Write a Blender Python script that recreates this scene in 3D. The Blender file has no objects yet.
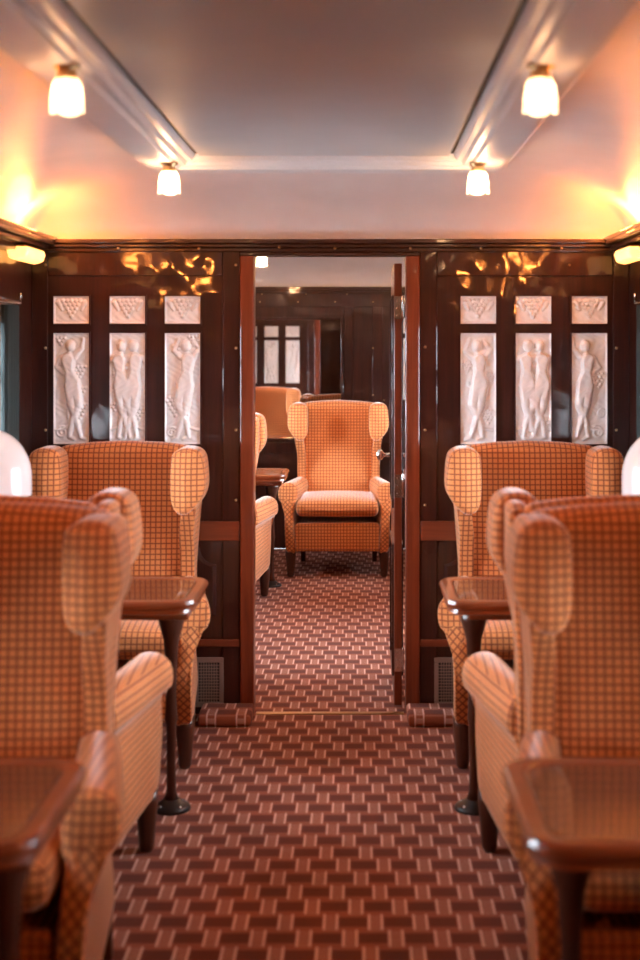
import bpy, bmesh, math, random
from mathutils import Vector, Matrix
random.seed(7)
PI = math.pi
SC = bpy.context.scene
COL = SC.collection

# ------------------------------------------------------------------ materials
def new_mat(name):
    m = bpy.data.materials.new(name); m.use_nodes = True
    nt = m.node_tree; nt.nodes.clear()
    out = nt.nodes.new('ShaderNodeOutputMaterial')
    return m, nt, out
def N(nt, t, **kw):
    n = nt.nodes.new(t)
    for k, v in kw.items():
        if k in n.inputs: n.inputs[k].default_value = v
        else: setattr(n, k, v)
    return n
def L(nt, a, b): nt.links.new(a, b)
def math_n(nt, op, a, b=None, c=None):
    n = nt.nodes.new('ShaderNodeMath'); n.operation = op
    for i, v in enumerate((a, b, c)):
        if v is None: continue
        if isinstance(v, (int, float)): n.inputs[i].default_value = v
        else: nt.links.new(v, n.inputs[i])
    return n.outputs[0]
def mixc(nt, f, a, b):
    n = nt.nodes.new('ShaderNodeMix'); n.data_type = 'RGBA'
    for i, v in ((0, f), (6, a), (7, b)):
        if isinstance(v, (int, float)): n.inputs[i].default_value = v
        elif isinstance(v, tuple): n.inputs[i].default_value = v + (1,) if len(v) == 3 else v
        else: nt.links.new(v, n.inputs[i])
    return n.outputs[2]

def wood(name, dark, light, axis='z', rough=.3, coat=.7, wav=.25):
    m, nt, out = new_mat(name)
    tc = N(nt, 'ShaderNodeTexCoord')
    mp = N(nt, 'ShaderNodeMapping')
    s = {'z': (22, 22, 1.3), 'x': (1.3, 22, 22), 'y': (22, 1.3, 22)}[axis]
    mp.inputs['Scale'].default_value = s
    L(nt, tc.outputs['Object'], mp.inputs['Vector'])
    n1 = N(nt, 'ShaderNodeTexNoise', Scale=1.0, Detail=5.0, Roughness=.6, Distortion=.7)
    L(nt, mp.outputs[0], n1.inputs['Vector'])
    n2 = N(nt, 'ShaderNodeTexNoise', Scale=5.0, Detail=3.0)
    L(nt, mp.outputs[0], n2.inputs['Vector'])
    f = math_n(nt, 'ADD', math_n(nt, 'MULTIPLY', n1.outputs['Fac'], 1.5), math_n(nt, 'MULTIPLY', n2.outputs['Fac'], .5))
    f = math_n(nt, 'SUBTRACT', f, .5)
    c = mixc(nt, f, dark, light)
    p = N(nt, 'ShaderNodeBsdfPrincipled', Roughness=rough + .1)
    p.inputs['Specular IOR Level'].default_value = .3
    p.inputs['Coat Weight'].default_value = coat
    p.inputs['Coat Roughness'].default_value = .05
    L(nt, c, p.inputs['Base Color'])
    # gently wavy old varnish
    n3 = N(nt, 'ShaderNodeTexNoise', Scale=7.0, Detail=1.0)
    L(nt, tc.outputs['Object'], n3.inputs['Vector'])
    b = N(nt, 'ShaderNodeBump', Strength=wav, Distance=.02)
    L(nt, n3.outputs['Fac'], b.inputs['Height'])
    L(nt, b.outputs[0], p.inputs['Coat Normal'])
    L(nt, b.outputs[0], p.inputs['Normal'])
    L(nt, p.outputs[0], out.inputs[0])
    return m

def plain(name, col, rough=.5, metal=0., spec=.5, bump=0, bscale=200, coat=0):
    m, nt, out = new_mat(name)
    p = N(nt, 'ShaderNodeBsdfPrincipled', Roughness=rough, Metallic=metal)
    tc = N(nt, 'ShaderNodeTexCoord')
    n = N(nt, 'ShaderNodeTexNoise', Scale=6.0, Detail=3.0)
    L(nt, tc.outputs['Object'], n.inputs['Vector'])
    c = mixc(nt, n.outputs['Fac'], tuple(x * .92 for x in col), tuple(min(1, x * 1.06) for x in col))
    L(nt, c, p.inputs['Base Color'])
    p.inputs['Specular IOR Level'].default_value = spec
    p.inputs['Coat Weight'].default_value = coat
    if bump:
        n2 = N(nt, 'ShaderNodeTexNoise', Scale=float(bscale), Detail=2.0)
        L(nt, tc.outputs['Object'], n2.inputs['Vector'])
        b = N(nt, 'ShaderNodeBump', Strength=bump, Distance=.002)
        L(nt, n2.outputs['Fac'], b.inputs['Height']); L(nt, b.outputs[0], p.inputs['Normal'])
    L(nt, p.outputs[0], out.inputs[0])
    return m

def fabric(name):
    m, nt, out = new_mat(name)
    uv = N(nt, 'ShaderNodeUVMap'); uv.uv_map = 'UVMap'
    sp = N(nt, 'ShaderNodeSeparateXYZ'); L(nt, uv.outputs[0], sp.inputs[0])
    def line(o, per, w):
        d = math_n(nt, 'PINGPONG', o, per / 2)          # 0..per/2
        r = N(nt, 'ShaderNodeMapRange'); r.interpolation_type = 'SMOOTHSTEP'
        L(nt, d, r.inputs[0]); r.inputs[1].default_value = w * .55; r.inputs[2].default_value = w * 1.25
        r.inputs[3].default_value = 1; r.inputs[4].default_value = 0
        return r.outputs[0]
    lx = line(sp.outputs[0], .0218, .0027); ly = line(sp.outputs[1], .0218, .0027)
    g = math_n(nt, 'MAXIMUM', lx, ly)
    tc = N(nt, 'ShaderNodeTexCoord')
    n = N(nt, 'ShaderNodeTexNoise', Scale=9.0, Detail=4.0); L(nt, tc.outputs['Object'], n.inputs['Vector'])
    base = mixc(nt, n.outputs['Fac'], (.62, .215, .066), (.80, .30, .098))
    c = mixc(nt, math_n(nt, 'MULTIPLY', g, .88), base, (.20, .042, .020))
    p = N(nt, 'ShaderNodeBsdfPrincipled', Roughness=.75)
    p.inputs['Specular IOR Level'].default_value = .25
    p.inputs['Sheen Weight'].default_value = .95; p.inputs['Sheen Roughness'].default_value = .28
    p.inputs['Sheen Tint'].default_value = (1, .92, .88, 1)
    L(nt, c, p.inputs['Base Color'])
    n2 = N(nt, 'ShaderNodeTexNoise', Scale=420.0, Detail=1.0); L(nt, tc.outputs['Object'], n2.inputs['Vector'])
    h = math_n(nt, 'SUBTRACT', math_n(nt, 'MULTIPLY', n2.outputs['Fac'], .5), g)
    b = N(nt, 'ShaderNodeBump', Strength=.35, Distance=.002); L(nt, h, b.inputs['Height'])
    L(nt, b.outputs[0], p.inputs['Normal'])
    L(nt, p.outputs[0], out.inputs[0])
    return m

def carpet(name):
    m, nt, out = new_mat(name)
    tc = N(nt, 'ShaderNodeTexCoord')
    sp = N(nt, 'ShaderNodeSeparateXYZ'); L(nt, tc.outputs['Object'], sp.inputs[0])
    U, V = .123, .1
    vy = math_n(nt, 'DIVIDE', math_n(nt, 'ADD', sp.outputs[1], 20), V)
    row = math_n(nt, 'FLOOR', vy); v = math_n(nt, 'FRACT', vy)
    ux = math_n(nt, 'DIVIDE', math_n(nt, 'ADD', sp.outputs[0], 20.0), U)
    ux = math_n(nt, 'ADD', ux, math_n(nt, 'MULTIPLY', row, .44))
    u = math_n(nt, 'FRACT', ux)
    def band(x, a, b): return math_n(nt, 'MULTIPLY', math_n(nt, 'GREATER_THAN', x, a), math_n(nt, 'LESS_THAN', x, b))
    brick = math_n(nt, 'MULTIPLY', band(u, .02, .64), band(v, .2, .8))
    ladder = math_n(nt, 'GREATER_THAN', u, .66)
    edge = math_n(nt, 'ADD', band(u, .66, .715), band(u, .945, .998))
    rung = math_n(nt, 'LESS_THAN', math_n(nt, 'FRACT', math_n(nt, 'MULTIPLY', v, 7.0)), .42)
    thin = math_n(nt, 'MULTIPLY', math_n(nt, 'ADD', band(v, .1, .14), band(v, .86, .90)), math_n(nt, 'SUBTRACT', 1, ladder))
    n = N(nt, 'ShaderNodeTexNoise', Scale=5.0, Detail=5.0); L(nt, tc.outputs['Object'], n.inputs['Vector'])
    nf = N(nt, 'ShaderNodeTexNoise', Scale=260.0, Detail=2.0); L(nt, tc.outputs['Object'], nf.inputs['Vector'])
    ground = (.36, .105, .055); c = mixc(nt, brick, ground, (.17, .040, .024))
    c = mixc(nt, math_n(nt, 'MULTIPLY', thin, .5), c, (.5, .24, .16))
    c = mixc(nt, math_n(nt, 'MULTIPLY', math_n(nt, 'MULTIPLY', ladder, rung), .62), c, (.70, .42, .32))
    c = mixc(nt, edge, c, (.86, .58, .47))
    k = math_n(nt, 'ADD', .50, math_n(nt, 'MULTIPLY', math_n(nt, 'ADD', n.outputs['Fac'], nf.outputs['Fac']), .38))
    mm = nt.nodes.new('ShaderNodeVectorMath'); mm.operation = 'SCALE'
    L(nt, c, mm.inputs[0]); L(nt, k, mm.inputs['Scale'])
    p = N(nt, 'ShaderNodeBsdfPrincipled', Roughness=.9); p.inputs['Specular IOR Level'].default_value = .15
    p.inputs['Sheen Weight'].default_value = .1
    L(nt, mm.outputs[0], p.inputs['Base Color'])
    b = N(nt, 'ShaderNodeBump', Strength=.4, Distance=.003); L(nt, nf.outputs['Fac'], b.inputs['Height'])
    L(nt, b.outputs[0], p.inputs['Normal'])
    L(nt, p.outputs[0], out.inputs[0])
    return m

def emis(name, col, s, rough=.3, base=(.9, .85, .8)):
    m, nt, out = new_mat(name)
    p = N(nt, 'ShaderNodeBsdfPrincipled', Roughness=rough)
    p.inputs['Base Color'].default_value = base + (1,)
    p.inputs['Emission Color'].default_value = col + (1,)
    p.inputs['Emission Strength'].default_value = s
    L(nt, p.outputs[0], out.inputs[0])
    return m

def emis_glass(name, col, s):
    m = emis(name, col, s); nt = m.node_tree
    out = [n for n in nt.nodes if n.type == 'OUTPUT_MATERIAL'][0]; p = [n for n in nt.nodes if n.type == 'BSDF_PRINCIPLED'][0]
    t = N(nt, 'ShaderNodeBsdfTransparent'); mx = N(nt, 'ShaderNodeMixShader'); mx.inputs[0].default_value = .3
    L(nt, p.outputs[0], mx.inputs[1]); L(nt, t.outputs[0], mx.inputs[2]); L(nt, mx.outputs[0], out.inputs[0]); return m
def window_glass(name):
    m, nt, out = new_mat(name)
    t = N(nt, 'ShaderNodeBsdfTransparent'); g = N(nt, 'ShaderNodeBsdfGlossy', Roughness=.02)
    fr = N(nt, 'ShaderNodeFresnel', IOR=1.45); mx = N(nt, 'ShaderNodeMixShader')
    L(nt, fr.outputs[0], mx.inputs[0]); L(nt, t.outputs[0], mx.inputs[1]); L(nt, g.outputs[0], mx.inputs[2])
    L(nt, mx.outputs[0], out.inputs[0]); return m

def frosted(name, tint=(.93, .92, .92)):
    m, nt, out = new_mat(name)
    p = N(nt, 'ShaderNodeBsdfPrincipled', Roughness=.22)
    tc = N(nt, 'ShaderNodeTexCoord'); n = N(nt, 'ShaderNodeTexNoise', Scale=25.0, Detail=4.0)
    L(nt, tc.outputs['Object'], n.inputs['Vector'])
    L(nt, mixc(nt, n.outputs['Fac'], tuple(x * .86 for x in tint), tuple(min(.97, x * 1.1) for x in tint)), p.inputs['Base Color'])
    p.inputs['Coat Weight'].default_value = .6; p.inputs['Coat Roughness'].default_value = .12
    L(nt, p.outputs[0], out.inputs[0]); return m

M = {}
M['wood'] = wood('dark_mahogany', (.013, .0030, .0024), (.064, .0125, .007), 'z', .28, .75, .32)
M['wood_red'] = wood('red_mahogany', (.10, .018, .007), (.28, .056, .018), 'z', .28, .6, .15)
M['wood_x'] = wood('red_mahogany_rail', (.11, .021, .009), (.27, .06, .022), 'x', .28, .6, .15)
M['cornice'] = wood('cornice_mahogany', (.018, .006, .004), (.07, .022, .012), 'x', .25, .7, .15)
M['table'] = wood('table_mahogany', (.12, .024, .008), (.30, .068, .020), 'x', .2, .9, .03)
M['table_top'] = wood('table_top_mahogany', (.055, .016, .008), (.14, .04, .017), 'x', .16, 1.0, .0)
M['leg'] = wood('leg_mahogany', (.03, .009, .005), (.10, .028, .013), 'z', .3, .6, .05)
M['fabric'] = fabric('checked_velvet')
M['carpet'] = carpet('woven_carpet')
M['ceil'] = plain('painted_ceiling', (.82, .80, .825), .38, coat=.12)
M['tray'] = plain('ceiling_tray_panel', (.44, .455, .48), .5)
M['frame'] = plain('painted_frame', (.66, .68, .72), .42, coat=.05)
M['gapline'] = plain('dark_gap', (.03, .03, .035), .6)
M['brass'] = plain('aged_brass', (.55, .38, .2), .3, 1.)
M['chrome'] = plain('polished_chrome', (.8, .8, .8), .15, 1.)
M['iron'] = plain('dark_iron', (.05, .045, .045), .35, .8)
M['vent'] = plain('vent_metal', (.36, .28, .24), .4, .4)
M['black'] = plain('dark_void', (.012, .012, .014), .8)
M['glass'] = window_glass('window_glass')
M['frost'] = frosted('frosted_relief_glass')
M['opal'] = plain('opal_glass', (.90, .84, .83), .2, coat=.5)
M['tulip'] = emis_glass('lit_tulip_glass', (1., .66, .38), .62)
M['sconce'] = emis('lit_amber_glass', (1., .40, .09), 1.1)
M['bulb'] = emis('lit_bulb', (1., .55, .18), 8)
M['curtain'] = plain('curtain_cloth', (.03, .045, .045), .85, bump=.3)
M['mirror'] = plain('silvered_mirror', (.86, .84, .82), .015, 1.)
M['ground'] = plain('pale_gravel', (.36, .35, .33), .9, bump=.4, bscale=30)

# ------------------------------------------------------------------ mesh helpers
def boxuv(me, rot_front=None):
    uvl = me.uv_layers.new(name='UVMap') if not me.uv_layers else me.uv_layers[0]
    for p in me.polygons:
        n = p.normal; ax = max(range(3), key=lambda i: abs(n[i]) * (1.0, 1.06, 1.0)[i])
        pc = sum(me.vertices[k].co.z for k in p.vertices) / len(p.vertices)
        for li in p.loop_indices:
            co = me.vertices[me.loops[li].vertex_index].co
            if ax == 0: u, v = co.y, co.z
            elif ax == 1: u, v = co.x, co.z
            else: u, v = co.x, co.y
            if rot_front is not None and ax == 1 and n.y < 0 and pc < rot_front:
                u, v = (u + v) * .7071, (v - u) * .7071
            uvl.data[li].uv = (u, v)

class MB:
    def __init__(s): s.v = []; s.f = []; s.sm = []
    def add(s, vs, fs, smooth=False):
        o = len(s.v); s.v += [tuple(x) for x in vs]
        s.f += [tuple(i + o for i in f) for f in fs]; s.sm += [smooth] * len(fs); return s
    def box(s, x0, x1, y0, y1, z0, z1):
        if x0 > x1: x0, x1 = x1, x0
        if y0 > y1: y0, y1 = y1, y0
        if z0 > z1: z0, z1 = z1, z0
        v = [(x, y, z) for z in (z0, z1) for y in (y0, y1) for x in (x0, x1)]
        return s.add(v, [(0, 2, 3, 1), (4, 5, 7, 6), (0, 1, 5, 4), (2, 6, 7, 3), (0, 4, 6, 2), (1, 3, 7, 5)])
    def loft(s, rings, cap=True, smooth=True):
        n = len(rings[0]); v = [p for r in rings for p in r]; f = []
        for k in range(len(rings) - 1):
            for i in range(n):
                j = (i + 1) % n
                f.append((k * n + i, k * n + j, (k + 1) * n + j, (k + 1) * n + i))
        if cap:
            f.append(tuple(range(n - 1, -1, -1))); f.append(tuple((len(rings) - 1) * n + i for i in range(n)))
        return s.add(v, f, smooth)
    def lathe(s, prof, c=(0, 0, 0), n=24, axis='z', cap=True):
        rings = []
        for r, h in prof:
            ring = []
            for i in range(n):
                a = 2 * PI * i / n; p = (r * math.cos(a), r * math.sin(a), h)
                if axis == 'y': p = (p[0], h, p[1])
                if axis == 'x': p = (h, p[0], p[1])
                ring.append((p[0] + c[0], p[1] + c[1], p[2] + c[2]))
            rings.append(ring)
        return s.loft(rings, cap)
    def tube(s, pts, r, n=10):
        pts = [Vector(p) for p in pts]; rings = []; up = Vector((0, 0, 1))
        for i, p in enumerate(pts):
            t = (pts[min(i + 1, len(pts) - 1)] - pts[max(i - 1, 0)]).normalized()
            a = t.cross(up)
            if a.length < .05: a = t.cross(Vector((0, 1, 0)))
            a.normalize(); b = a.cross(t)
            rr = r[i] if isinstance(r, (list, tuple)) else r
            rings.append([tuple(p + a * rr * math.cos(2 * PI * k / n) + b * rr * math.sin(2 * PI * k / n)) for k in range(n)])
        return s.loft(rings)
    def build(s, name, mat, parent=None, bevel=0, seg=2, uv=False, rot_front=None, loc=None):
        me = bpy.data.meshes.new(name); me.from_pydata(s.v, [], s.f); me.validate()
        bm = bmesh.new(); bm.from_mesh(me); bmesh.ops.recalc_face_normals(bm, faces=bm.faces); bm.to_mesh(me); bm.free()
        if len(me.polygons) == len(s.sm):
            me.polygons.foreach_set('use_smooth', s.sm)
        if uv: boxuv(me, rot_front)
        me.materials.append(mat)
        o = bpy.data.objects.new(name, me); COL.objects.link(o)
        if parent: o.parent = parent
        if loc: o.location = loc
        if bevel:
            b = o.modifiers.new('bevel', 'BEVEL'); b.width = bevel; b.segments = seg; b.limit_method = 'ANGLE'; b.angle_limit = .7
            b.harden_normals = False
        return o

def rrect(x0, x1, z0, z1, r, n=5):
    P = []
    for cx, cz, a0 in ((x1 - r, z1 - r, 0), (x0 + r, z1 - r, 90), (x0 + r, z0 + r, 180), (x1 - r, z0 + r, 270)):
        for i in range(n + 1):
            a = math.radians(a0 + 90 * i / n); P.append((cx + r * math.cos(a), cz + r * math.sin(a)))
    return P
def catmull(P, n=4):
    out = []; k = len(P)
    for i in range(k):
        p0, p1, p2, p3 = P[i - 1], P[i], P[(i + 1) % k], P[(i + 2) % k]
        for j in range(n):
            t = j / n
            out.append(tuple(.5 * (2 * b + (c - a) * t + (2 * a - 5 * b + 4 * c - d) * t * t + (3 * b - a - 3 * c + d) * t ** 3)
                             for a, b, c, d in zip(p0, p1, p2, p3)))
    return out
def pillow(mb, outline, a0, a1, r, axis='y', bulge=.0, both=True, warp=None):
    """outline (2D, closed) extruded along axis from a0 to a1 with rounded rims"""
    xs = [p[0] for p in outline]; zs = [p[1] for p in outline]
    cx, cz = (min(xs) + max(xs)) / 2, (min(zs) + max(zs)) / 2
    hx, hz = (max(xs) - min(xs)) / 2, (max(zs) - min(zs)) / 2
    sg = 1 if a1 > a0 else -1
    prof = []
    for t in (0.04, .3, .6): prof.append(('s', t, a0 - sg * bulge * (1 - t * t)))
    for i in range(5):
        a = PI / 2 * i / 4; prof.append(('d', r * (1 - math.sin(a)), a0 + sg * r * (1 - math.cos(a))))
    m = 7
    for i in range(1, m): prof.append(('d', 0, a0 + sg * r + (a1 - a0 - 2 * sg * r) * i / m))
    for i in range(5):
        a = PI / 2 * i / 4; prof.append(('d', r * (1 - math.cos(a)), a1 - sg * r * (1 - math.sin(a))))
    for t in (.6, .3, .04): prof.append(('s', t, a1 + (sg * bulge * (1 - t * t) if both else 0)))
    rings = []
    for kind, d, a in prof:
        ring = []
        for x, z in outline:
            if kind == 's': f0 = (hx - r) / hx * d; f1 = (hz - r) / hz * d
            else: f0 = (hx - d) / hx; f1 = (hz - d) / hz
            q0, q1 = cx + (x - cx) * f0, cz + (z - cz) * f1
            p = {'y': (q0, a, q1), 'x': (a, q0, q1), 'z': (q0, q1, a)}[axis]
            ring.append(warp(p) if warp else p)
        rings.append(ring)
    return mb.loft(rings)

def thing(name, label, cat, loc=(0, 0, 0), rotz=0, group=None):
    o = bpy.data.objects.new(name, None); COL.objects.link(o)
    o.empty_display_size = .1
    o.location = loc; o.rotation_euler = (0, 0, rotz)
    o['label'] = label; o['category'] = cat
    if group: o['group'] = group
    return o
def tag(o, label, cat, group=None):
    o['label'] = label; o['category'] = cat
    if group: o['group'] = group
    return o
def struct(o, label=None):
    o['kind'] = 'structure'
    if label: o['label'] = label
    return o
def dup(root, loc, rotz, label, group=None):
    r = root.copy(); COL.objects.link(r); r.location = loc; r.rotation_euler = (0, 0, rotz); r['label'] = label
    if group: r['group'] = group
    for ch in list(root.children):
        c = ch.copy(); COL.objects.link(c); c.parent = r
        for g in ch.children:
            d = g.copy(); COL.objects.link(d); d.parent = c
    return r

# ------------------------------------------------------------------ dimensions
W = 1.28            # half width inside
YB = 5.715          # bulkhead face
BT = .06            # bulkhead thickness
YF = 10.35          # far bulkhead
Y0 = -1.3           # wall behind the camera
CZ0, CZ1 = 2.03, 2.27
TC = (2.46, 4.55, 6.84, 8.74)   # table/window centres

# ------------------------------------------------------------------ floor
struct(MB().box(-W, W, Y0, YF, -.03, 0).build('floor', M['carpet']), 'woven carpet of brown bricks and pale ladders')
g = MB().box(-30, 30, -30, 40, -1.25, -1.2).build('ground_plane', M['ground']); struct(g)
g.name = 'floor_outside'
struct(MB().box(-.319, .315, YB - .02, YB + .012, 0, .006).build('trim_1', M['brass'], bevel=.002), 'brass threshold strip in the doorway')

# ------------------------------------------------------------------ ceiling (coved on all four sides)
def cz(x, y, ya, yb):
    def q(d, w):
        t = max(0, min(1, d / w)); return math.sqrt(max(0, 1 - (1 - t) ** 2))
    f = min(q(W - abs(x), .56), q(y - ya, .62) if ya > Y0 + .01 else 1, q(yb - y, .62))
    return CZ0 + (CZ1 - CZ0) * f
def ceiling(name, ya, yb):
    nx = 72; xs = [-W + 2 * W * (.5 - .5 * math.cos(PI * i / nx)) for i in range(nx + 1)]
    ny = 100; ys = [ya + (yb - ya) * (.5 - .5 * math.cos(PI * i / ny)) for i in range(ny + 1)]
    v = [(x, y, cz(x, y, ya, yb)) for y in ys for x in xs]
    f = [(j * (nx + 1) + i, j * (nx + 1) + i + 1, (j + 1) * (nx + 1) + i + 1, (j + 1) * (nx + 1) + i) for j in range(ny) for i in range(nx)]
    o = MB().add(v, f, True).build(name, M['ceil'])
    # roof slab above keeps daylight out
    struct(o); return o
c1 = ceiling('ceiling', Y0, YB); c2 = ceiling('ceiling', YB + BT, YF)
struct(MB().box(-W - .1, W + .1, Y0 - .1, YF + .1, 2.36, 2.42).build('ceiling_roof', M['ceil']))
def tray(ya, yb, idx):
    xi, xo = .455, .665
    # moulded frame: profile (inset from outer edge, z)
    prof = [(0, 2.275), (0, 2.236), (.012, 2.226), (.03, 2.226), (.038, 2.214), (.135, 2.214), (.145, 2.224), (.165, 2.224), (.175, 2.236), (.192, 2.238), (.2, 2.25), (.21, 2.275)]
    rings = []
    for d, z in prof:
        x = xo - d; dy = d
        rings.append([(-x, ya + dy, z), (x, ya + dy, z), (x, yb - dy, z), (-x, yb - dy, z)])
    o = MB().loft(rings, cap=False, smooth=False).build('trim_%d' % idx, M['frame']); struct(o, 'white moulded frame around the ceiling tray')
    o = MB().box(-xi - .004, xi + .004, ya + .2, yb - .2, 2.262, 2.27).build('trim_%d' % (idx + 1), M['gapline']); struct(o)
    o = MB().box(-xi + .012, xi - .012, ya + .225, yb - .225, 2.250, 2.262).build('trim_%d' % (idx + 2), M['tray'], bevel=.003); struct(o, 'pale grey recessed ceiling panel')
YT = 4.95
tray(Y0 + .5, YT, 2); tray(YB + BT + .75, YF - .75, 5)

# ------------------------------------------------------------------ side walls with window openings
WZ0, WZ1, WH = .82, 1.70, .68
def side_wall(s, name):
    mb = MB(); a, b = (W, W + .08) if s > 0 else (-W - .08, -W)
    mb.box(a, b, Y0, YF, -.03, WZ0); mb.box(a, b, Y0, YF, WZ1, 2.1)
    ys = [Y0] + [v for c in TC for v in (c - WH, c + WH)] + [YF]
    for i in range(0, len(ys), 2): mb.box(a, b, ys[i], ys[i + 1], WZ0, WZ1)
    # raised wainscot panels
    i0 = s * W; i1 = s * (W - .004)
    struct(mb.build(name, M['wood']))
    mb = MB(); mb.box(s * W, s * (W - .008), Y0, YF, 0, .09); struct(mb.build('baseboard_' + ('right' if s > 0 else 'left'), M['wood_x'], bevel=.004))
    for k, (ya, yb) in enumerate(((Y0, YB), (YB + BT, YF))):
        mb = MB(); mb.box(s * W, s * (W - .11), ya, yb, 2.005, 2.022); mb.box(s * W, s * (W - .085), ya, yb, 1.985, 2.005)
        mb.box(s * W, s * (W - .05), ya, yb, 1.955, 1.985); mb.box(s * (W - .095), s * (W - .11), ya, yb, 2.02, 2.04)
        struct(mb.build('trim_%d' % (8 + k + (2 if s > 0 else 0)), M['cornice'], bevel=.004), 'dark wooden cornice along the side wall')
side_wall(-1, 'wall_left'); side_wall(1, 'wall_right')
wn = 0
for s in (-1, 1):
    for c in TC:
        wn += 1
        a, b = s * (W - .015), s * (W + .06)
        f = MB(); t = .035
        f.box(a, b, c - WH, c - WH + t, WZ0, WZ1); f.box(a, b, c + WH - t, c + WH, WZ0, WZ1)
        f.box(a, b, c - WH + t, c + WH - t, WZ0, WZ0 + t); f.box(a, b, c - WH + t, c + WH - t, WZ1 - t, WZ1)
        f.box(s * (W + .01), s * (W + .05), c - WH + t, c + WH - t, WZ1 - .24, WZ1 - .215)
        fo = struct(f.build('window_%d' % wn, M['wood_red'], bevel=.004))
        MB().box(s * (W + .03), s * (W + .034), c - WH + t, c + WH - t, WZ0 + t, WZ1 - t).build('window_glass', M['glass'], fo)

# ------------------------------------------------------------------ bulkheads
JL, JR, HZ = -.387, .383, 1.962
OL, OR = -.327, .322
def screws(parent, pts, y, s=-1):
    for x, z in pts:
        MB().lathe([(.0062, 0), (.0058, s * .0025), (.003, s * .0045), (.0005, s * .005)], (x, y, z), 10, 'y').build('screw', M['brass'], parent)
mb = MB()
mb.box(-W, JL, YB, YB + BT, 0, 2.06); mb.box(JR, W, YB, YB + BT, 0, 2.06); mb.box(JL, JR, YB, YB + BT, HZ, 2.06)
mb.box(-W, -W - .05, YB, YB + BT, 0, 2.4); mb.box(-W, W, YB, YB + BT, 2.06, 2.4)
for s in (-1, 1):
    for y0, y1 in ((YB - .009, YB), (YB + BT, YB + BT + .009)):
        xi = JL if s < 0 else JR
        mb.box(s * W, s * (W - .07), y0, y1, 0, 2.0)              # outer stile
        mb.box(xi, xi + s * .075, y0, y1, 0, 2.0)                # inner stile
        mb.box(xi + s * .075, s * (W - .07), y0, y1, 1.875, 2.0)   # top rail
        mb.box(xi + s * .075, s * (W - .07), y0, y1, 0, .03)
wf = struct(mb.build('wall_front', M['wood'], bevel=.004), 'polished mahogany bulkhead with glass panels')
mb = MB()
for y0, y1 in ((YB - .014, YB + .001), (YB + BT - .001, YB + BT + .014)):
    for s in (-1, 1):
        xi = JL if s < 0 else JR
        mb.box(xi + s * .002, s * (W - .05), y0, y1, .742, .826)
        mb.box(xi + s * .002, s * (W - .05), y0, y1, .288, .320)
struct(mb.build('trim_20', M['wood_x'], bevel=.004), 'reddish horizontal rails across the bulkhead')
# lower raised panels with scooped corners
def scoop(x0, x1, z0, z1, r, n=6):
    P = []
    for cx, cz_, a0, sg in ((x1, z1, 270, -1), (x0, z1, 0, -1), (x0, z0, 90, -1), (x1, z0, 180, -1)):
        for i in range(n + 1):
            a = math.radians(a0 + sg * 90 * i / n); P.append((cx + r * math.cos(a), cz_ + r * math.sin(a)))
    return P
mb = MB()
for x0, x1 in ((-1.18, -.49), (.487, 1.18)):
    P = scoop(x0, x1, .35, .71, .07)
    for d, off in ((0, 0),):
        rings = [[(x, YB - .001, z) for x, z in P], [(x, YB - .006, z) for x, z in P]]
        cx, cc = (x0 + x1) / 2, .53
        rings.append([(cx + (x - cx) * .96, YB - .011, cc + (z - cc) * .93) for x, z in P])
        mb.loft(rings, smooth=False)
struct(mb.build('trim_21', M['wood'], bevel=0), 'raised lower panels with scooped corners')
# door frame
mb = MB()
for a, b in ((JL, OL), (OR, JR)): mb.box(a, b, YB - .018, YB + BT + .018, 0, HZ)
hb = MB().box(JL, JR, YB - .018, YB + BT + .018, HZ, HZ + .016); struct(hb.build('trim_26', M['cornice'], bevel=.004))
struct(mb.build('trim_22', M['wood_red'], bevel=.006), 'reddish wooden door frame')
# cornice over bulkheads
for k, (y, s, xx) in enumerate(((YB, -1, W), (YB + BT, 1, W), (YF, -1, W))):
    mb = MB(); mb.box(-W + .11, W - .11, y, y + s * .06, 2.012, 2.03); mb.box(-W + .05, W - .05, y, y + s * .045, 1.996, 2.012); mb.box(-W + .05, W - .05, y, y + s * .025, 1.978, 1.996)
    struct(mb.build('trim_%d' % (23 + k), M['cornice'], bevel=.004), 'dark wooden cornice over the bulkhead')
def XB(px): return (px - 330.4) / 233.3
def ZB(py): return 1.58 - (py - 345) / 233.3
screws(wf, [(XB(a), ZB(b)) for a, b in ((236, 265), (236, 348), (236, 430), (162, 265), (236, 500), (425, 347), (425, 430), (425, 505), (498, 265), (569, 265), (46, 265), (46, 348), (46, 430), (616, 265), (616, 348), (616, 430))], YB - .009)
screws(wf, [(XB(a), ZB(b)) for a, b in ((280, 248), (335, 249), (410, 249), (120, 249), (200, 249), (480, 249), (560, 249))], YB - .045 + .0)
# far bulkhead
mb = MB(); mb.box(-W, W, YF, YF + .06, 0, 2.4)
mb.box(-W, W, YF, YF - .01, 1.875, 2.0); mb.box(.0, .07, YF, YF - .012, .0, 1.875); mb.box(-W, -W + .07, YF, YF - .01, 0, 1.875)
mb.box(W - .07, W, YF, YF - .01, 0, 1.875); mb.box(.22, .30, YF, YF - .01, 0, 1.875)
mb.box(-W, W, YF, YF - .014, .742, .826)
wfar = struct(mb.build('wall_far', M['wood'], bevel=.003), 'far mahogany bulkhead')
screws(wfar, [(.131 + (a - 361) / 128.8, 1.58 - (b - 345) / 128.8) for a, b in ((260, 302), (298, 302), (335, 302), (373, 302), (373, 348), (373, 395), (384, 400), (262, 294), (306, 294), (347, 294))], YF - .0135)
mb = MB(); mb.box(-W - .08, W + .08, Y0 - .06, Y0, 0, 2.4); struct(mb.build('wall_back', M['wood']))

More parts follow.
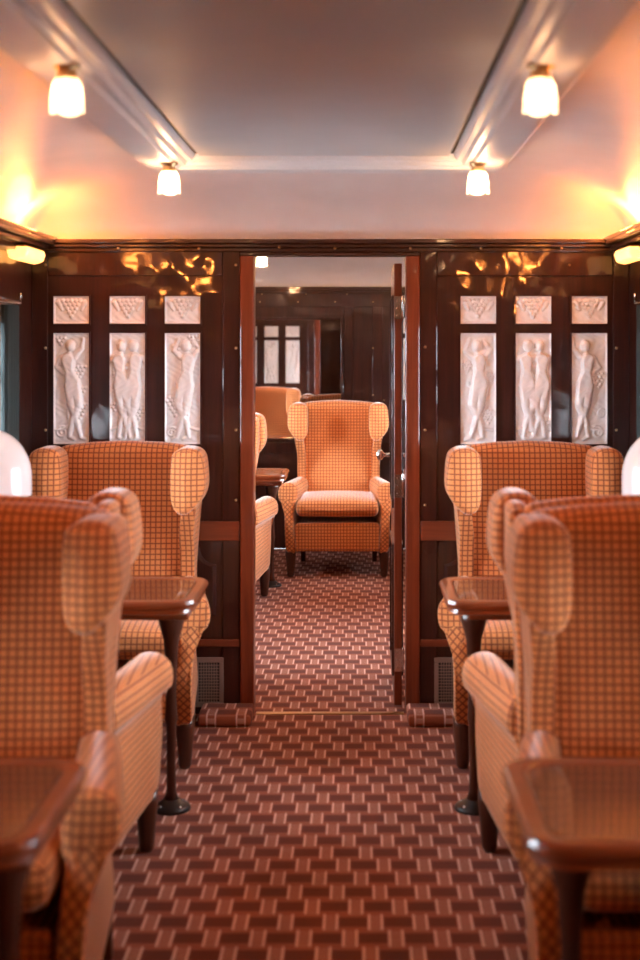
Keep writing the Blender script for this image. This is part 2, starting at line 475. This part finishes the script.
# ------------------------------------------------------------------ relief glass panels
def cap_h(x, z, c):
    (x0, z0, r0), (x1, z1, r1) = c
    dx, dz = x1 - x0, z1 - z0; l2 = dx * dx + dz * dz
    t = 0 if l2 == 0 else max(0, min(1, ((x - x0) * dx + (z - z0) * dz) / l2))
    px, pz = x0 + dx * t, z0 + dz * t; r = r0 + (r1 - r0) * t
    d2 = (x - px) ** 2 + (z - pz) ** 2
    return math.sqrt(r * r - d2) if d2 < r * r else 0
def limb(*pts): return [(pts[i], pts[i + 1]) for i in range(len(pts) - 1)]
def grapes(cx, cz_, w, rows, r):
    out = []
    for j in range(rows):
        n = rows - j
        for i in range(n): out.append(((cx + (i - (n - 1) / 2) * w, cz_ - j * w * .86, r), (cx + (i - (n - 1) / 2) * w, cz_ - j * w * .86, r)))
    return out
def dancer(cx, m, sway, arms):
    """a generic robed dancer in low relief; coordinates in metres, 0..0.154 by 0..0.475"""
    X = lambda a: cx + m * a * 1.22
    c = []
    c += limb((X(.004), .425, .017), (X(.004), .415, .016))                       # head
    c += limb((X(.0), .385, .010), (X(-.004), .36, .024), (X(-.002 + sway * .3), .31, .018), (X(sway), .265, .027))   # torso
    c += limb((X(sway + .008), .25, .022), (X(sway + .022), .17, .016), (X(sway - .004), .09, .010), (X(sway - .012), .03, .007), (X(sway + .006), .02, .006))
    c += limb((X(sway - .008), .25, .022), (X(sway - .004), .165, .015), (X(sway + .016), .085, .010), (X(sway + .03), .028, .007), (X(sway + .045), .02, .006))
    if arms == 0:
        c += limb((X(-.024), .37, .010), (X(-.044), .405, .008), (X(-.02), .445, .006)); c += limb((X(.02), .37, .010), (X(.046), .40, .008), (X(.03), .447, .006))
    elif arms == 1:
        c += limb((X(-.024), .37, .010), (X(-.045), .33, .008), (X(-.02), .30, .006)); c += limb((X(.02), .37, .010), (X(.045), .41, .008), (X(.048), .45, .006))
    else:
        c += limb((X(.02), .37, .010), (X(.045), .345, .009), (X(.01), .32, .006)); c += limb((X(-.024), .37, .01), (X(-.046), .34, .008), (X(-.05), .29, .006))
    # sweeping scarf
    for i in range(9):
        t0, t1 = i / 9, (i + 1) / 9
        f = lambda t: (X(-.05 + .09 * t + .02 * math.sin(6 * t)), .06 + .2 * t * t, .005)
        c.append((f(t0), f(t1)))
    return [((a[0], a[1], a[2] * 1.22), (b[0], b[1], b[2] * 1.22)) for a, b in c]
def swirl(cx, cz_, R0, turns=1.6, m=1):
    out = []; n = 16; pt = lambda t: (cx + m * R0 * (1 - .8 * t) * math.cos(turns * 2 * PI * t), cz_ + R0 * (1 - .8 * t) * math.sin(turns * 2 * PI * t), .0045)
    for i in range(n): out.append((pt(i / n), pt((i + 1) / n)))
    return out
PW, PH, UH = .152, .475, .118
def relief_panel(caps, w, h, x, z, y, label, back=True, name='relief_glass_panel', group=None, th=None, nx=50):
    th = BT if th is None else th
    nz = int(nx * h / w); v = []; hs = []
    rng = random.Random(int((x + 3) * 1000))
    boxes = [(min(a[0] - a[2], b[0] - b[2]), max(a[0] + a[2], b[0] + b[2]), min(a[1] - a[2], b[1] - b[2]), max(a[1] + a[2], b[1] + b[2])) for a, b in caps]
    for j in range(nz + 1):
        for i in range(nx + 1):
            px, pz = w * i / nx, h * j / nz; hh = 0
            for c, b in zip(caps, boxes):
                if b[0] <= px <= b[1] and b[2] <= pz <= b[3]: hh = max(hh, cap_h(px, pz, c))
            e = min(px, w - px, pz, h - pz)
            hh = min(hh, .02) * 1.0 + .0012 * math.sin(px * 170 + 5 * math.sin(pz * 40)) * math.cos(pz * 120)
            if e < .005: hh = .006
            hs.append(hh)
    M1 = MB()
    for (yy, s) in ((y - .003, -1), (y + th + .003, 1)):
        if s == 1 and not back: continue
        vs = [(w * (k % (nx + 1)) / nx - w / 2, yy + s * hs[k] - y, h * (k // (nx + 1)) / nz - h / 2) for k in range(len(hs))]
        fs = [(j * (nx + 1) + i, j * (nx + 1) + i + 1, (j + 1) * (nx + 1) + i + 1, (j + 1) * (nx + 1) + i) for j in range(nz) for i in range(nx)]
        M1.add(vs, fs, True)
    o = M1.build(name, M['frost'], loc=(x, y, z))
    tag(o, label, 'glass panel', group)
    # slim wooden bead around the pane
    b = MB(); t = .006
    for (ya, yb) in (((-.014), 0), (th, th + .014)):
        if ya > 0 and not back: continue
        b.box(-w / 2 - t, -w / 2, ya, yb, -h / 2 - t, h / 2 + t); b.box(w / 2, w / 2 + t, ya, yb, -h / 2 - t, h / 2 + t)
        b.box(-w / 2, w / 2, ya, yb, h / 2, h / 2 + t); b.box(-w / 2, w / 2, ya, yb, -h / 2 - t, -h / 2)
    b.build('bead', M['wood'], o)
    return o
cxm = PW / 2
LOW = {
 -1.109: (dancer(cxm - .01, 1, .012, 1) + grapes(.11, .33, .017, 4, .008) + grapes(.12, .24, .017, 3, .008) + grapes(.112, .17, .017, 5, .008) + grapes(.03, .455, .016, 3, .007) + swirl(.035, .05, .03),
          'tall frosted relief panel nearest the left wall, one dancer under grapes above a scroll'),
 -.869: (dancer(.045, 1, .004, 2) + dancer(.105, -1, .004, 2) + grapes(.125, .15, .016, 4, .007) + grapes(.02, .17, .015, 3, .006) + grapes(.03, .30, .015, 3, .006),
         'white frosted relief panel of two dancers, middle one left of the doorway'),
 -.633: (dancer(cxm + .018, -1, .006, 0) + grapes(.045, .20, .018, 6, .0085) + grapes(.05, .42, .016, 3, .007) + grapes(.125, .46, .015, 4, .007) + swirl(.03, .05, .025),
         'white frosted relief panel next left of the doorway, dancer beside one long grape bunch'),
 .633: (dancer(cxm, -1, -.004, 0) + grapes(.03, .35, .015, 4, .007) + grapes(.125, .30, .015, 4, .007) + grapes(.12, .14, .015, 5, .007),
        'pinkish frosted relief panel next right of the doorway, dancer with both arms raised'),
 .869: (dancer(.05, 1, .0, 2) + dancer(.108, -1, -.004, 2) + grapes(.125, .10, .015, 4, .007) + swirl(.03, .05, .022) + grapes(.025, .25, .014, 3, .006),
        'pinkish frosted relief panel of two dancers, middle one right of the doorway'),
 1.109: (dancer(cxm - .012, -1, .004, 1) + grapes(.115, .30, .017, 5, .008) + swirl(.11, .05, .03, m=-1) + swirl(.13, .13, .02),
         'frosted relief panel nearest the right wall, one dancer above a swirling wave'),
}
side_words = {-1.109: 'nearest the left wall', -.869: 'in the middle of the row left of the doorway', -.633: 'just left of the doorway',
              .633: 'just right of the doorway', .869: 'in the middle of the row right of the doorway', 1.109: 'nearest the right wall'}
GT = grapes(PW / 2, .097, .0185, 5, .0096) + limb((.02, .09, .012), (.035, .06, .006)) + limb((.132, .09, .012), (.118, .06, .006))
for x, (caps, lab) in LOW.items():
    relief_panel(caps, PW, PH, x, ZB(388.5), YB, lab)
    relief_panel(GT, PW, UH, x, ZB(310), YB, 'small frosted grape pane, upper row, ' + side_words[x], name='grape_glass_panel', nx=64)
for k, x in enumerate((.45, .69, .93)):
    w_ = ('nearest the open door', 'middle of its three', 'nearest the right wall')[k]
    relief_panel(LOW[(.633, .869, 1.109)[k]][0], PW, PH, x, ZB(388.5), YF, 'tall frosted relief panel on the far room end wall, ' + w_, back=False, th=.02, nx=24)
    relief_panel(GT, PW, UH, x, ZB(310), YF, 'small grape glass square on the far room end wall, ' + w_, back=False, th=.02, name='grape_glass_panel', nx=24)

# mirror on the far bulkhead
t = thing('wall_mirror', 'large wood-framed mirror on the far bulkhead behind the lone armchair', 'mirror', (-.40, YF, 0))
mx0, mx1, mz0, mz1 = -.44, .375, .86, 1.775
MB().box(mx0, mx1, -.02, -.016, mz0, mz1).build('mirror_glass', M['mirror'], t)
b = MB(); b.box(mx0 - .02, mx1 + .018, -.016, -.001, mz0 - .02, mz1 + .02)
b.box(mx0 - .02, mx0, -.028, -.016, mz0 - .02, mz1 + .02); b.box(mx1, mx1 + .018, -.028, -.016, mz0 - .02, mz1 + .02)
b.box(mx0, mx1, -.028, -.016, mz1, mz1 + .02); b.box(mx0, mx1, -.028, -.016, mz0 - .02, mz0); b.build('mirror_frame', M['wood'], t, bevel=.003)

# ------------------------------------------------------------------ open door
dr = MB().box(.2755, .309, YB + .085, YB + .70, .012, 1.935).build('door_1', M['wood_red'], bevel=.003); struct(dr, 'open mahogany door folded back into the next room')
for s in (-1, 1):
    xf = .2755 if s < 0 else .309
    b = MB()
    for z0, z1 in ((.12, .70), (.86, 1.80)):
        for a in ((YB + .17, YB + .185, z0, z1), (YB + .60, YB + .615, z0, z1), (YB + .185, YB + .60, z0, z0 + .015), (YB + .185, YB + .60, z1 - .015, z1)):
            b.box(xf - .001 * s, xf + s * .008, a[0], a[1], a[2], a[3])
    b.build('panel_moulding', M['wood'], dr, bevel=.002)
    k = MB(); k.lathe([(.026, 0), (.026, .004), (.010, .006), (.009, .035), (.024, .045), (.027, .058), (.020, .068), (.002, .071)], (0, 0, 0), 18, 'x')
    ko = k.build('door_knob', M['chrome'], dr); ko.location = (xf, YB + .645, 1.056); ko.rotation_euler = (0, 0, 0 if s > 0 else PI)
for z in (1.742, .967, .21):
    h = MB(); h.box(.2765, .306, YB + .081, YB + .086, z - .05, z + .05)
    h.lathe([(.0055, -.05), (.0055, .05), (.003, .056)], (.3125, YB + .079, z), 10)
    h.box(.306, .315, YB + .0785, YB + .081, z - .048, z + .048)
    for dz in (-.033, 0, .033): h.lathe([(.004, -.001), (.003, -.003), (.0005, -.0035)], (.288, YB + .081, z + dz), 8, 'y')
    h.build('hinge', M['chrome'], dr)

# ------------------------------------------------------------------ vents, foot rails
def vent(x0, x1, label):
    t = thing('vent_grille', label, 'vent', ((x0 + x1) / 2, YB, .03))
    w = (x1 - x0) / 2; H = .212
    MB().box(-w + .016, w - .016, -.004, -.001, .016, H - .016).build('vent_backing', M['black'], t)
    b = MB(); b.box(-w, w, -.010, -.001, 0, .022); b.box(-w, w, -.010, -.001, H - .022, H); b.box(-w, -w + .02, -.010, -.001, .022, H - .022); b.box(w - .02, w, -.010, -.001, .022, H - .022)
    b.build('vent_frame', M['vent'], t, bevel=.002)
    b = MB(); n = 8; iw = 2 * w - .04
    for i in range(1, n): x = -w + .02 + iw * i / n; b.box(x - .0024, x + .0024, -.008, -.004, .022, H - .022)
    m_ = 13
    for j in range(1, m_): z = .022 + (H - .044) * j / m_; b.box(-w + .02, w - .02, -.0075, -.0045, z - .0024, z + .0024)
    b.build('vent_lattice', M['vent'], t)
vent(XB(194), XB(224), 'pale metal vent grille low on the bulkhead left of the doorway')
vent(XB(434), XB(464), 'pale metal vent grille low on the bulkhead right of the doorway')
def footrail(s, label):
    P = rrect(YB - .21, YB - .012, 0.0, .052, .02, 4)
    b = MB(); xa, xb = s * .325, s * .545
    pillow(b, P, min(xa, xb), max(xa, xb), .012, 'x')
    o = b.build('carpeted_foot_rail', M['carpet']); tag(o, label, 'foot rail')
footrail(-1, 'low carpet-covered ledge at the foot of the bulkhead left of the doorway')
footrail(1, 'low carpet-covered ledge at the foot of the bulkhead right of the doorway')

# ------------------------------------------------------------------ armchair
def make_chair(label, loc, rotz):
    t = thing('armchair', label, 'armchair', loc, rotz, None)
    F = M['fabric']
    # backrest: sections up the height
    rings = []; zs = []
    R = .055; top = 1.147
    for i in range(15): zs.append((.20 + (top - R - .20) * i / 14, 0))
    for i in range(1, 6): a = PI / 2 * i / 5; zs.append((top - R + R * math.sin(a), R * (1 - math.cos(a))))
    for z, ins in zs:
        hw = .276 + .030 * max(0, (z - .5)) - ins * .6; hd = .062 - ins * .98
        yc = .235 + .085 * max(0, (z - .2)) / .93 + .0
        ring = []
        n = 48
        for k in range(n):
            a = 2 * PI * k / n; c_, s_ = math.cos(a), math.sin(a); e = 2 / 7
            x = hw * math.copysign(abs(c_) ** e, c_); y = hd * math.copysign(abs(s_) ** (2 / 4), s_)
            if y < 0: y *= 1 + .25 * (1 - (x / hw) ** 2)
            ar = .032 * (1 - (x / .33) ** 2) * max(0, (z - .8) / .335)
            ring.append((x, yc + y, z + ar))
        rings.append(ring)
    MB().loft(rings).build('backrest', F, t, uv=True)
    # seat cushion
    b = MB(); P = rrect(-.280, .280, .415, .525, .045, 5)
    P2 = []
    for i in range(len(P)):
        p, q = P[i], P[(i + 1) % len(P)]; d = math.dist(p, q); k = max(1, int(d / .05))
        for j in range(k): P2.append((p[0] + (q[0] - p[0]) * j / k, p[1] + (q[1] - p[1]) * j / k))
    def crown(p):
        x, y, z = p; f = max(0, 1 - (x / .30) ** 2) * max(0, 1 - ((y + .06) / .34) ** 2)
        front = max(0, (-y - .28) / .09)
        return (x, y, z + (.022 * f if z > .46 else 0) - (.0 if z < .46 else .01 * front))
    pillow(b, P2, -.375, .19, .04, 'y', .006, warp=crown)
    b.build('seat_cushion', F, t, uv=True)
    # base and front panel
    b = MB(); pillow(b, rrect(-.29, .29, .172, .35, .012, 3), -.31, .28, .015, 'y'); b.build('seat_base', F, t, uv=True)
    b = MB(); pillow(b, rrect(-.285, .285, .188, .372, .022, 4), -.352, -.305, .018, 'y', .004); b.build('front_panel', F, t, uv=True)
    b = MB(); P = rrect(-.279, .279, .194, .366, .02, 4); b.tube([(x, -.353, z) for x, z in P + P[:1]], .0042, 6); b.build('piping', M['fabric'], t, uv=True)
    for s in (-1, 1):
        # arm: roll above a tapering panel
        O = [(.285, .172), (.290, .30), (.296, .42), (.296, .495), (.286, .53), (.280, .572), (.288, .615), (.315, .641), (.348, .648), (.382, .640),
             (.410, .614), (.418, .573), (.407, .533), (.378, .512), (.360, .45), (.354, .32), (.350, .20), (.340, .172), (.312, .168)]
        O = [(s * x, z) for x, z in catmull(O, 2)]
        if s < 0: O = O[::-1]
        def bow(p):
            x, y, z = p
            y += .12 * max(0, min(1, (z - .36) / .2)) * max(0, min(1, (.1 - y) / .35))
            z -= .012 * (z > .5)
            x *= 1 - .25 * max(0, (y + .30) / .55) ** 1.15 * (.55 + .45 * max(0, min(1, (z - .2) / .4)))
            return (x, y - .020 * math.sin(max(0, min(1, (z - .17) / .48)) * PI) * (1 if y < 0 else 0) + (.035 * max(0, (.30 - z) / .13) if y < -.2 else 0) , z)
        b = MB(); pillow(b, O, -.365, .25, .022, 'y', .006, warp=bow)
        b.build('arm', F, t, uv=True, rot_front=.50)
        # wing: side panel and padded front
        Wg = [(.27, .50), (.33, 1.08), (.325, 1.14), (.26, 1.155), (.12, 1.150), (.06, 1.13), (.045, 1.03), (.06, .94), (.115, .85), (.17, .74), (.185, .62), (.19, .50)]
        Wg = catmull(Wg, 3)
        b = MB(); pillow(b, Wg, s * .236, s * .294, .024, 'x', warp=lambda p: (p[0] + s * .03 * max(0, min(1, (p[2] - .8) / .2)), p[1], p[2])); 
        Pd = [(.218, .99), (.218, 1.10), (.226, 1.145), (.255, 1.166), (.29, 1.170), (.322, 1.162), (.347, 1.134), (.357, 1.06), (.356, 1.005), (.340, .965), (.312, .930), (.280, .906), (.248, .910), (.226, .938)]
        Pd = [(s * x, z) for x, z in catmull(Pd, 3)]
        def lean(p): return (p[0], p[1] + .05 * (p[2] - 1.0), p[2])
        pillow(b, Pd, -.005, .20, .038, 'y', .012, warp=lean)
        b.build('wing', F, t, uv=True)
        # legs
        b = MB(); b.lathe([(.018, 0), (.024, .012), (.030, .09), (.036, .15), (.036, .19)], (s * .318, -.285, 0), 18); b.build('leg', M['leg'], t)
        b = MB(); b.loft([[(s * .26 + dx * q, .325 + off + dy * q, z) for dx, dy in ((-1, -1), (1, -1), (1, 1), (-1, 1))] for z, q, off in ((0, .016, .03), (.10, .019, .0), (.21, .024, -.04))], smooth=False)
        b.build('leg', M['leg'], t, bevel=.004)
    return t
CX = .83
ch = make_chair('checked orange wing armchair against the bulkhead left of the doorway, facing the camera', (-.845, 5.27, 0), 0)
dup(ch, (.828, 5.27, 0), 0, 'checked orange wing armchair against the bulkhead right of the doorway, facing the camera')
dup(ch, (-.857, 3.88, 0), PI, 'wing armchair on the left turned away, facing the bulkhead chair across the left table')
dup(ch, (.85, 3.88, 0), PI, 'wing armchair on the right turned away, facing the bulkhead chair across the right table')
dup(ch, (-.785, 3.08, 0), 0, 'large blurred wing armchair on the left nearest the camera, behind the near left table')
dup(ch, (.842, 3.08, 0), 0, 'large blurred wing armchair on the right nearest the camera, behind the near right table')
dup(ch, (-.03, 9.38, 0), 0, 'lone checked wing armchair facing through the doorway from the far room')
dup(ch, (-.795, 8.11, 0), PI, 'partly hidden armchair in the far room seen past the left door jamb')
dup(ch, (.84, 8.11, 0), PI, 'armchair in the far room hidden behind the open door')

# ------------------------------------------------------------------ tables
def make_table(s, y, hd, label):
    """s = side; local origin at the column foot"""
    t = thing('dining_table', label, 'table', (s * .515, y, 0))
    xa, xb = s * .41 - s * .515, s * 1.262 - s * .515
    x0, x1 = min(xa, xb), max(xa, xb)
    def outl(ins):
        P = rrect(x0 + (ins if s > 0 else -ins * 0), x1 - (ins if s < 0 else 0), -hd + ins, hd - ins, .075 - ins * .6, 7)
        return P
    P = outl(0)
    rings = []
    for ins, z in ((.016, .703), (.006, .708), (.008, .720), (.0, .726), (-.003, .738), (.0, .747), (.008, .7515), (.034, .7495), (.040, .745)):
        rings.append([(x, yy, z) for x, yy in outl(ins)])
    b = MB(); b.loft(rings, smooth=False); b.build('table_rim', M['table'], t)
    rings = [[(x, yy, z) for x, yy in outl(i)] for i, z in ((.042, .735), (.042, .7465), (.043, .7475))]
    b = MB(); b.loft(rings, smooth=False); b.build('table_top', M['table_top'], t)
    b = MB(); b.box(x0 + .075, x1 - .03, -hd + .09, hd - .09, .672, .706); b.build('apron', M['table'], t, bevel=.006)
    # slender column with swelling
    b = MB()
    prof = [(.048, .673), (.044, .64), (.027, .58), (.019, .48), (.017, .40), (.021, .33), (.023, .31), (.018, .29), (.015, .15), (.017, .06), (.026, .035)]
    b.lathe([(r, z) for r, z in prof[::-1]], (0, 0, 0), 18); b.build('column', M['leg'], t)
    b = MB(); b.lathe([(.066, 0), (.066, .008), (.060, .016), (.042, .022), (.028, .036)], (0, 0, 0), 24); ft = b.build('foot', M['iron'], t)
    for k in range(4):
        a = PI / 4 + k * PI / 2; q = MB(); q.lathe([(.008, 0), (.008, .005), (.004, .008)], (.048 * math.cos(a), .048 * math.sin(a), .014), 8); q.build('bolt', M['chrome'], ft)
    b = MB(); b.box(s * 1.235 - s * .515, s * 1.27 - s * .515, -hd + .05, hd - .05, .57, .704); b.build('wall_bracket', M['table'], t, bevel=.004)
    return t
make_table(-1, 4.54, .235, 'polished mahogany table on the left between the bulkhead chair and the turned-away chair')
make_table(1, 4.54, .235, 'polished mahogany table on the right between the bulkhead chair and the turned-away chair')
make_table(-1, 2.445, .24, 'blurred mahogany table in the bottom left corner nearest the camera')
make_table(1, 2.445, .24, 'blurred mahogany table in the bottom right corner nearest the camera')
make_table(-1, 8.74, .235, 'dark mahogany table in the far room beside the lone armchair').location.x = -.455
make_table(1, 8.74, .235, 'mahogany table in the far room behind the open door')

# table lamps
def table_lamp(x, y, label):
    t = thing('table_lamp', label, 'lamp', (x, y, .7478))
    b = MB(); b.lathe([(.055, 0), (.055, .008), (.045, .014), (.02, .02), (.012, .03)], n=24); b.build('base', M['brass'], t)
    b = MB(); b.lathe([(.010, .02), (.016, .06), (.009, .10), (.007, .36), (.012, .38)], n=16); b.build('stem', M['brass'], t)
    pr = [(.142, .32), (.142, .37)] + [(.142 * math.cos(a), .38 + .165 * math.sin(a)) for a in [PI / 2 * i / 12 for i in range(1, 12)]] + [(.012, .546)]
    inn = [(r - .004 if r > .02 else r, z - .004 * (z > .34)) for r, z in pr[::-1]]
    b = MB(); b.lathe(pr + inn[:-1] + [(.138, .32)], n=40, cap=False); b.build('lamp_shade', M['opal'], t)
    b = MB(); b.lathe([(.012, .543), (.014, .555), (.007, .565), (.001, .572)], n=12); b.build('finial', M['brass'], t)
    return t
table_lamp(-1.138, 4.55, 'table lamp with white domed shade at the left edge, on the left table')
table_lamp(1.165, 4.55, 'table lamp with white domed shade at the right edge, on the right table')

# ------------------------------------------------------------------ ceiling lamps
def tulip_lamp(loc, label):
    t = thing('ceiling_lamp', label, 'ceiling lamp', loc)
    b = MB(); b.lathe([(.030, .026), (.030, .020), (.022, .014), (.022, .004), (.026, 0), (.026, -.006)], n=20); b.build('fitting', M['brass'], t)
    n = 48; rings = []
    for r, z in ((.016, -.002), (.026, -.006), (.033, -.018), (.036, -.042), (.037, -.062), (.038, -.080)):
        k = (-z) / .085
        rings.append([((r * (1 + .07 * k * abs(math.cos(2 * a)) ** .6)) * math.cos(a), (r * (1 + .07 * k * abs(math.cos(2 * a)) ** .6)) * math.sin(a),
                       z - (.012 * k * k * (abs(math.cos(2 * a)) ** .5 - .5))) for a in [2 * PI * i / n + PI / 4 for i in range(n)]])
    rings += [[(x * .93, y * .93, z + .002) for x, y, z in rings[-1]]] + [[(x * .8, y * .8, -.05) for x, y, z in rings[-2]]]
    b = MB(); b.loft(rings); b.build('glass_shade', M['tulip'], t)
    return t
ZL = 2.192
l0 = None
rows = [(4.66, 'nearest the near bulkhead'), (3.04, 'large near the top of the photo'), (7.4, 'first of the far room'), (9.0, 'seen through the top of the doorway')]
for y, w_ in rows:
    for s in (-1, 1):
        lab = 'lit tulip ceiling lamp %s of the tray, %s' % ('left' if s < 0 else 'right', w_)
        if y == 9.0 and s > 0: lab = 'lit tulip ceiling lamp right of the tray above the open door'
        if l0 is None: l0 = tulip_lamp((s * .54, y, ZL), lab)
        else: dup(l0, (s * .54, y, ZL), 0, lab)
        ld = bpy.data.lights.new('lamp_glow', 'POINT'); ld.energy = {3.04: .5, 4.66: 2.8, 7.4: 20.0, 9.0: 11.0}[y]; ld.color = (1, .52, .24); ld.shadow_soft_size = .03
        lo = bpy.data.objects.new('lamp_glow', ld); COL.objects.link(lo); lo.location = (s * .54, y, ZL - .04)

# ------------------------------------------------------------------ amber sconces under the cornice with an added unseen bulb on the ledge above
def sconce(s, y, label):
    t = thing('wall_sconce', label, 'wall lamp', (s * 1.225, y, 1.935))
    b = MB(); O = [(-.038, .0), (-.03, -.012), (0, -.020), (.03, -.012), (.04, .0), (.04, .034), (-.038, .034)]
    pillow(b, [(x, z) for x, z in catmull(O, 2)], -.145, .145, .012, 'y'); b.build('glass_shade', M['sconce'], t)
    b = MB(); b.box(-.03, .03, -.15, .15, .034, .042); b.build('mount', M['brass'], t)
    t2 = thing('added_cove_bulb', label.replace('amber glass wall lamp under the', 'added unseen bulb on the ledge of the'), 'bulb', (s * 1.232, y - .05, 2.022))  # unseen bulb added behind the lip to light the cove
    b = MB(); b.lathe([(.010, 0), (.012, .004), (.012, .006)], n=12); b.build('socket', M['brass'], t2)
    b = MB(); b.lathe([(.008, .005), (.013, .012), (.013, .022), (.006, .028), (.001, .029)], n=14); b.build('bulb_glass', M['bulb'], t2)
    ld = bpy.data.lights.new('cove_glow', 'POINT'); ld.energy = COVE * {1.15: 2.6, 3.25: 1.1}.get(y, 1); ld.color = (1, .27, .05); ld.shadow_soft_size = .045
    lo = bpy.data.objects.new('cove_glow', ld); COL.objects.link(lo); lo.location = (s * 1.19, y + .02, 2.085)
COVE = 2.3
for y, w_ in ((5.40, 'in the bulkhead corner'), (3.25, 'halfway along the near room'), (1.15, 'added out of view near the camera'), (7.75, 'in the far room')):  # pair nearest the camera added to warm the near chairs
    for s in (-1, 1): sconce(s, y, 'amber glass wall lamp under the %s cornice, %s' % ('left' if s < 0 else 'right', w_))

# ------------------------------------------------------------------ curtain rods and curtains
for s in (-1, 1):
    for c, w_ in ((2.46, 'beside the near table'), (4.55, 'beside the table with the lamp'), (8.75, 'in the far room')):
        sd = 'left' if s < 0 else 'right'
        t = thing('curtain_rod', 'thin chrome curtain rod above the %s window %s' % (sd, w_), 'curtain rod', (s * 1.21, c, 1.745))
        b = MB(); pts = [(0, -.70, .03), (0, -.715, .012), (0, -.705, -.004)] + [(0, y, 0) for y in (-.68, -.3, 0, .3, .68)] + [(0, .695, .0), (0, .705, .018), (0, .695, .036)]
        b.tube(pts, .006, 8); b.build('rod', M['chrome'], t)
        for yy in (-.5, .5):
            b = MB(); b.tube([(0, yy, 0), (s * .035, yy, .002), (s * .069, yy, .002)], .005, 8); b.build('bracket', M['chrome'], t)
        for e, ew in ((-1, 'camera side'), (1, 'far side')):
            n = 60; rings = []
            pts = []
            for i in range(n + 1):
                q = i / n; pts.append((s * 1.222 + .016 * math.sin(q * 2 * PI * 7), c + e * (.67 - .15 * q)))
            outer = pts; inner = [(x + s * .004, y) for x, y in pts[::-1]]
            ring = outer + inner
            rings = [[(x if z > 1.2 else x, y, z) for x, y in ring] for z in (.84, 1.1, 1.4, 1.735)]
            b = MB(); b.loft(rings, smooth=True)
            o = b.build('curtain', M['curtain']); tag(o, 'dark pleated curtain, %s of the %s window %s' % (ew, sd, w_), 'curtain')

for s in (-1, 1):
    sd = 'left' if s < 0 else 'right'
    t = thing('added_blind', 'added dark roller blind mostly drawn over the near %s window' % sd, 'blind', (s * 1.257, 2.46, 1.69))  # unseen blind added to keep daylight off the near floor
    MB().box(-.001, .001, -.655, .655, -.62, 0).build('blind_cloth', M['curtain'], t)
    MB().lathe([(.008, -.66), (.008, .66)], (0, 0, 0), 14, 'y').build('roller', M['brass'], t)
    MB().box(-.006, .006, -.655, .655, -.635, -.618).build('bottom_bar', M['wood_red'], t)
# ------------------------------------------------------------------ light from outside
w = bpy.data.worlds.new('sky'); SC.world = w; w.use_nodes = True
nt = w.node_tree; nt.nodes.clear()
out = N(nt, 'ShaderNodeOutputWorld'); bg = N(nt, 'ShaderNodeBackground', Strength=9.5)
tc = N(nt, 'ShaderNodeTexCoord'); sp = N(nt, 'ShaderNodeSeparateXYZ'); L(nt, tc.outputs['Generated'], sp.inputs[0])
L(nt, mixc(nt, math_n(nt, 'MULTIPLY_ADD', sp.outputs[2], .5, .5), (.82, .91, 1.0), (.72, .86, 1.0)), bg.inputs[0]); L(nt, bg.outputs[0], out.inputs[0])
for s in (-1, 1):
    for c in TC:
        ld = bpy.data.lights.new('window_portal', 'AREA'); ld.shape = 'RECTANGLE'; ld.size = WZ1 - WZ0; ld.size_y = 2 * WH; ld.cycles.is_portal = True
        lo = bpy.data.objects.new('window_portal', ld); COL.objects.link(lo); lo.location = (s * (W + .078), c, (WZ0 + WZ1) / 2); lo.rotation_euler = (0, s * PI / 2, 0)

# ------------------------------------------------------------------ camera
cd = bpy.data.cameras.new('camera'); cam = bpy.data.objects.new('camera', cd); COL.objects.link(cam)
cam.location = (.131, 0, 1.58); cam.rotation_euler = (PI / 2, 0, 0)
cd.sensor_fit = 'AUTO'; cd.sensor_width = 36; cd.lens = 36 * 1333 / 960
cd.shift_x = -41 / 960; cd.shift_y = -135 / 960
cd.clip_start = .05
cd.dof.use_dof = True; cd.dof.focus_distance = 7.0; cd.dof.aperture_fstop = 2.2
SC.camera = cam
SC.view_settings.view_transform = 'Standard'; SC.view_settings.look = 'None'; SC.view_settings.gamma = 1
SC.view_settings.use_curve_mapping = False
SC.view_settings.exposure = 1.66

# repeats share a group phrase
GROUPS = {'armchair': 'checked wing armchairs along the car', 'dining_table': 'mahogany tables along the walls', 'table_lamp': 'domed table lamps',
          'ceiling_lamp': 'tulip glass ceiling lamps', 'wall_sconce': 'amber wall lamps under the cornice', 'added_cove_bulb': 'added bulbs on the cornice ledge',
          'relief_glass_panel': 'tall frosted relief glass panels', 'grape_glass_panel': 'small frosted grape glass panes', 'curtain': 'dark pleated curtains',
          'curtain_rod': 'chrome curtain rods', 'added_blind': 'added roller blinds', 'vent_grille': 'vent grilles at the foot of the bulkhead', 'carpeted_foot_rail': 'carpeted ledges beside the doorway'}
for o in list(COL.objects):
    k = o.name.split('.')[0]
    if o.parent is None and k in GROUPS and 'category' in o: o['group'] = GROUPS[k]
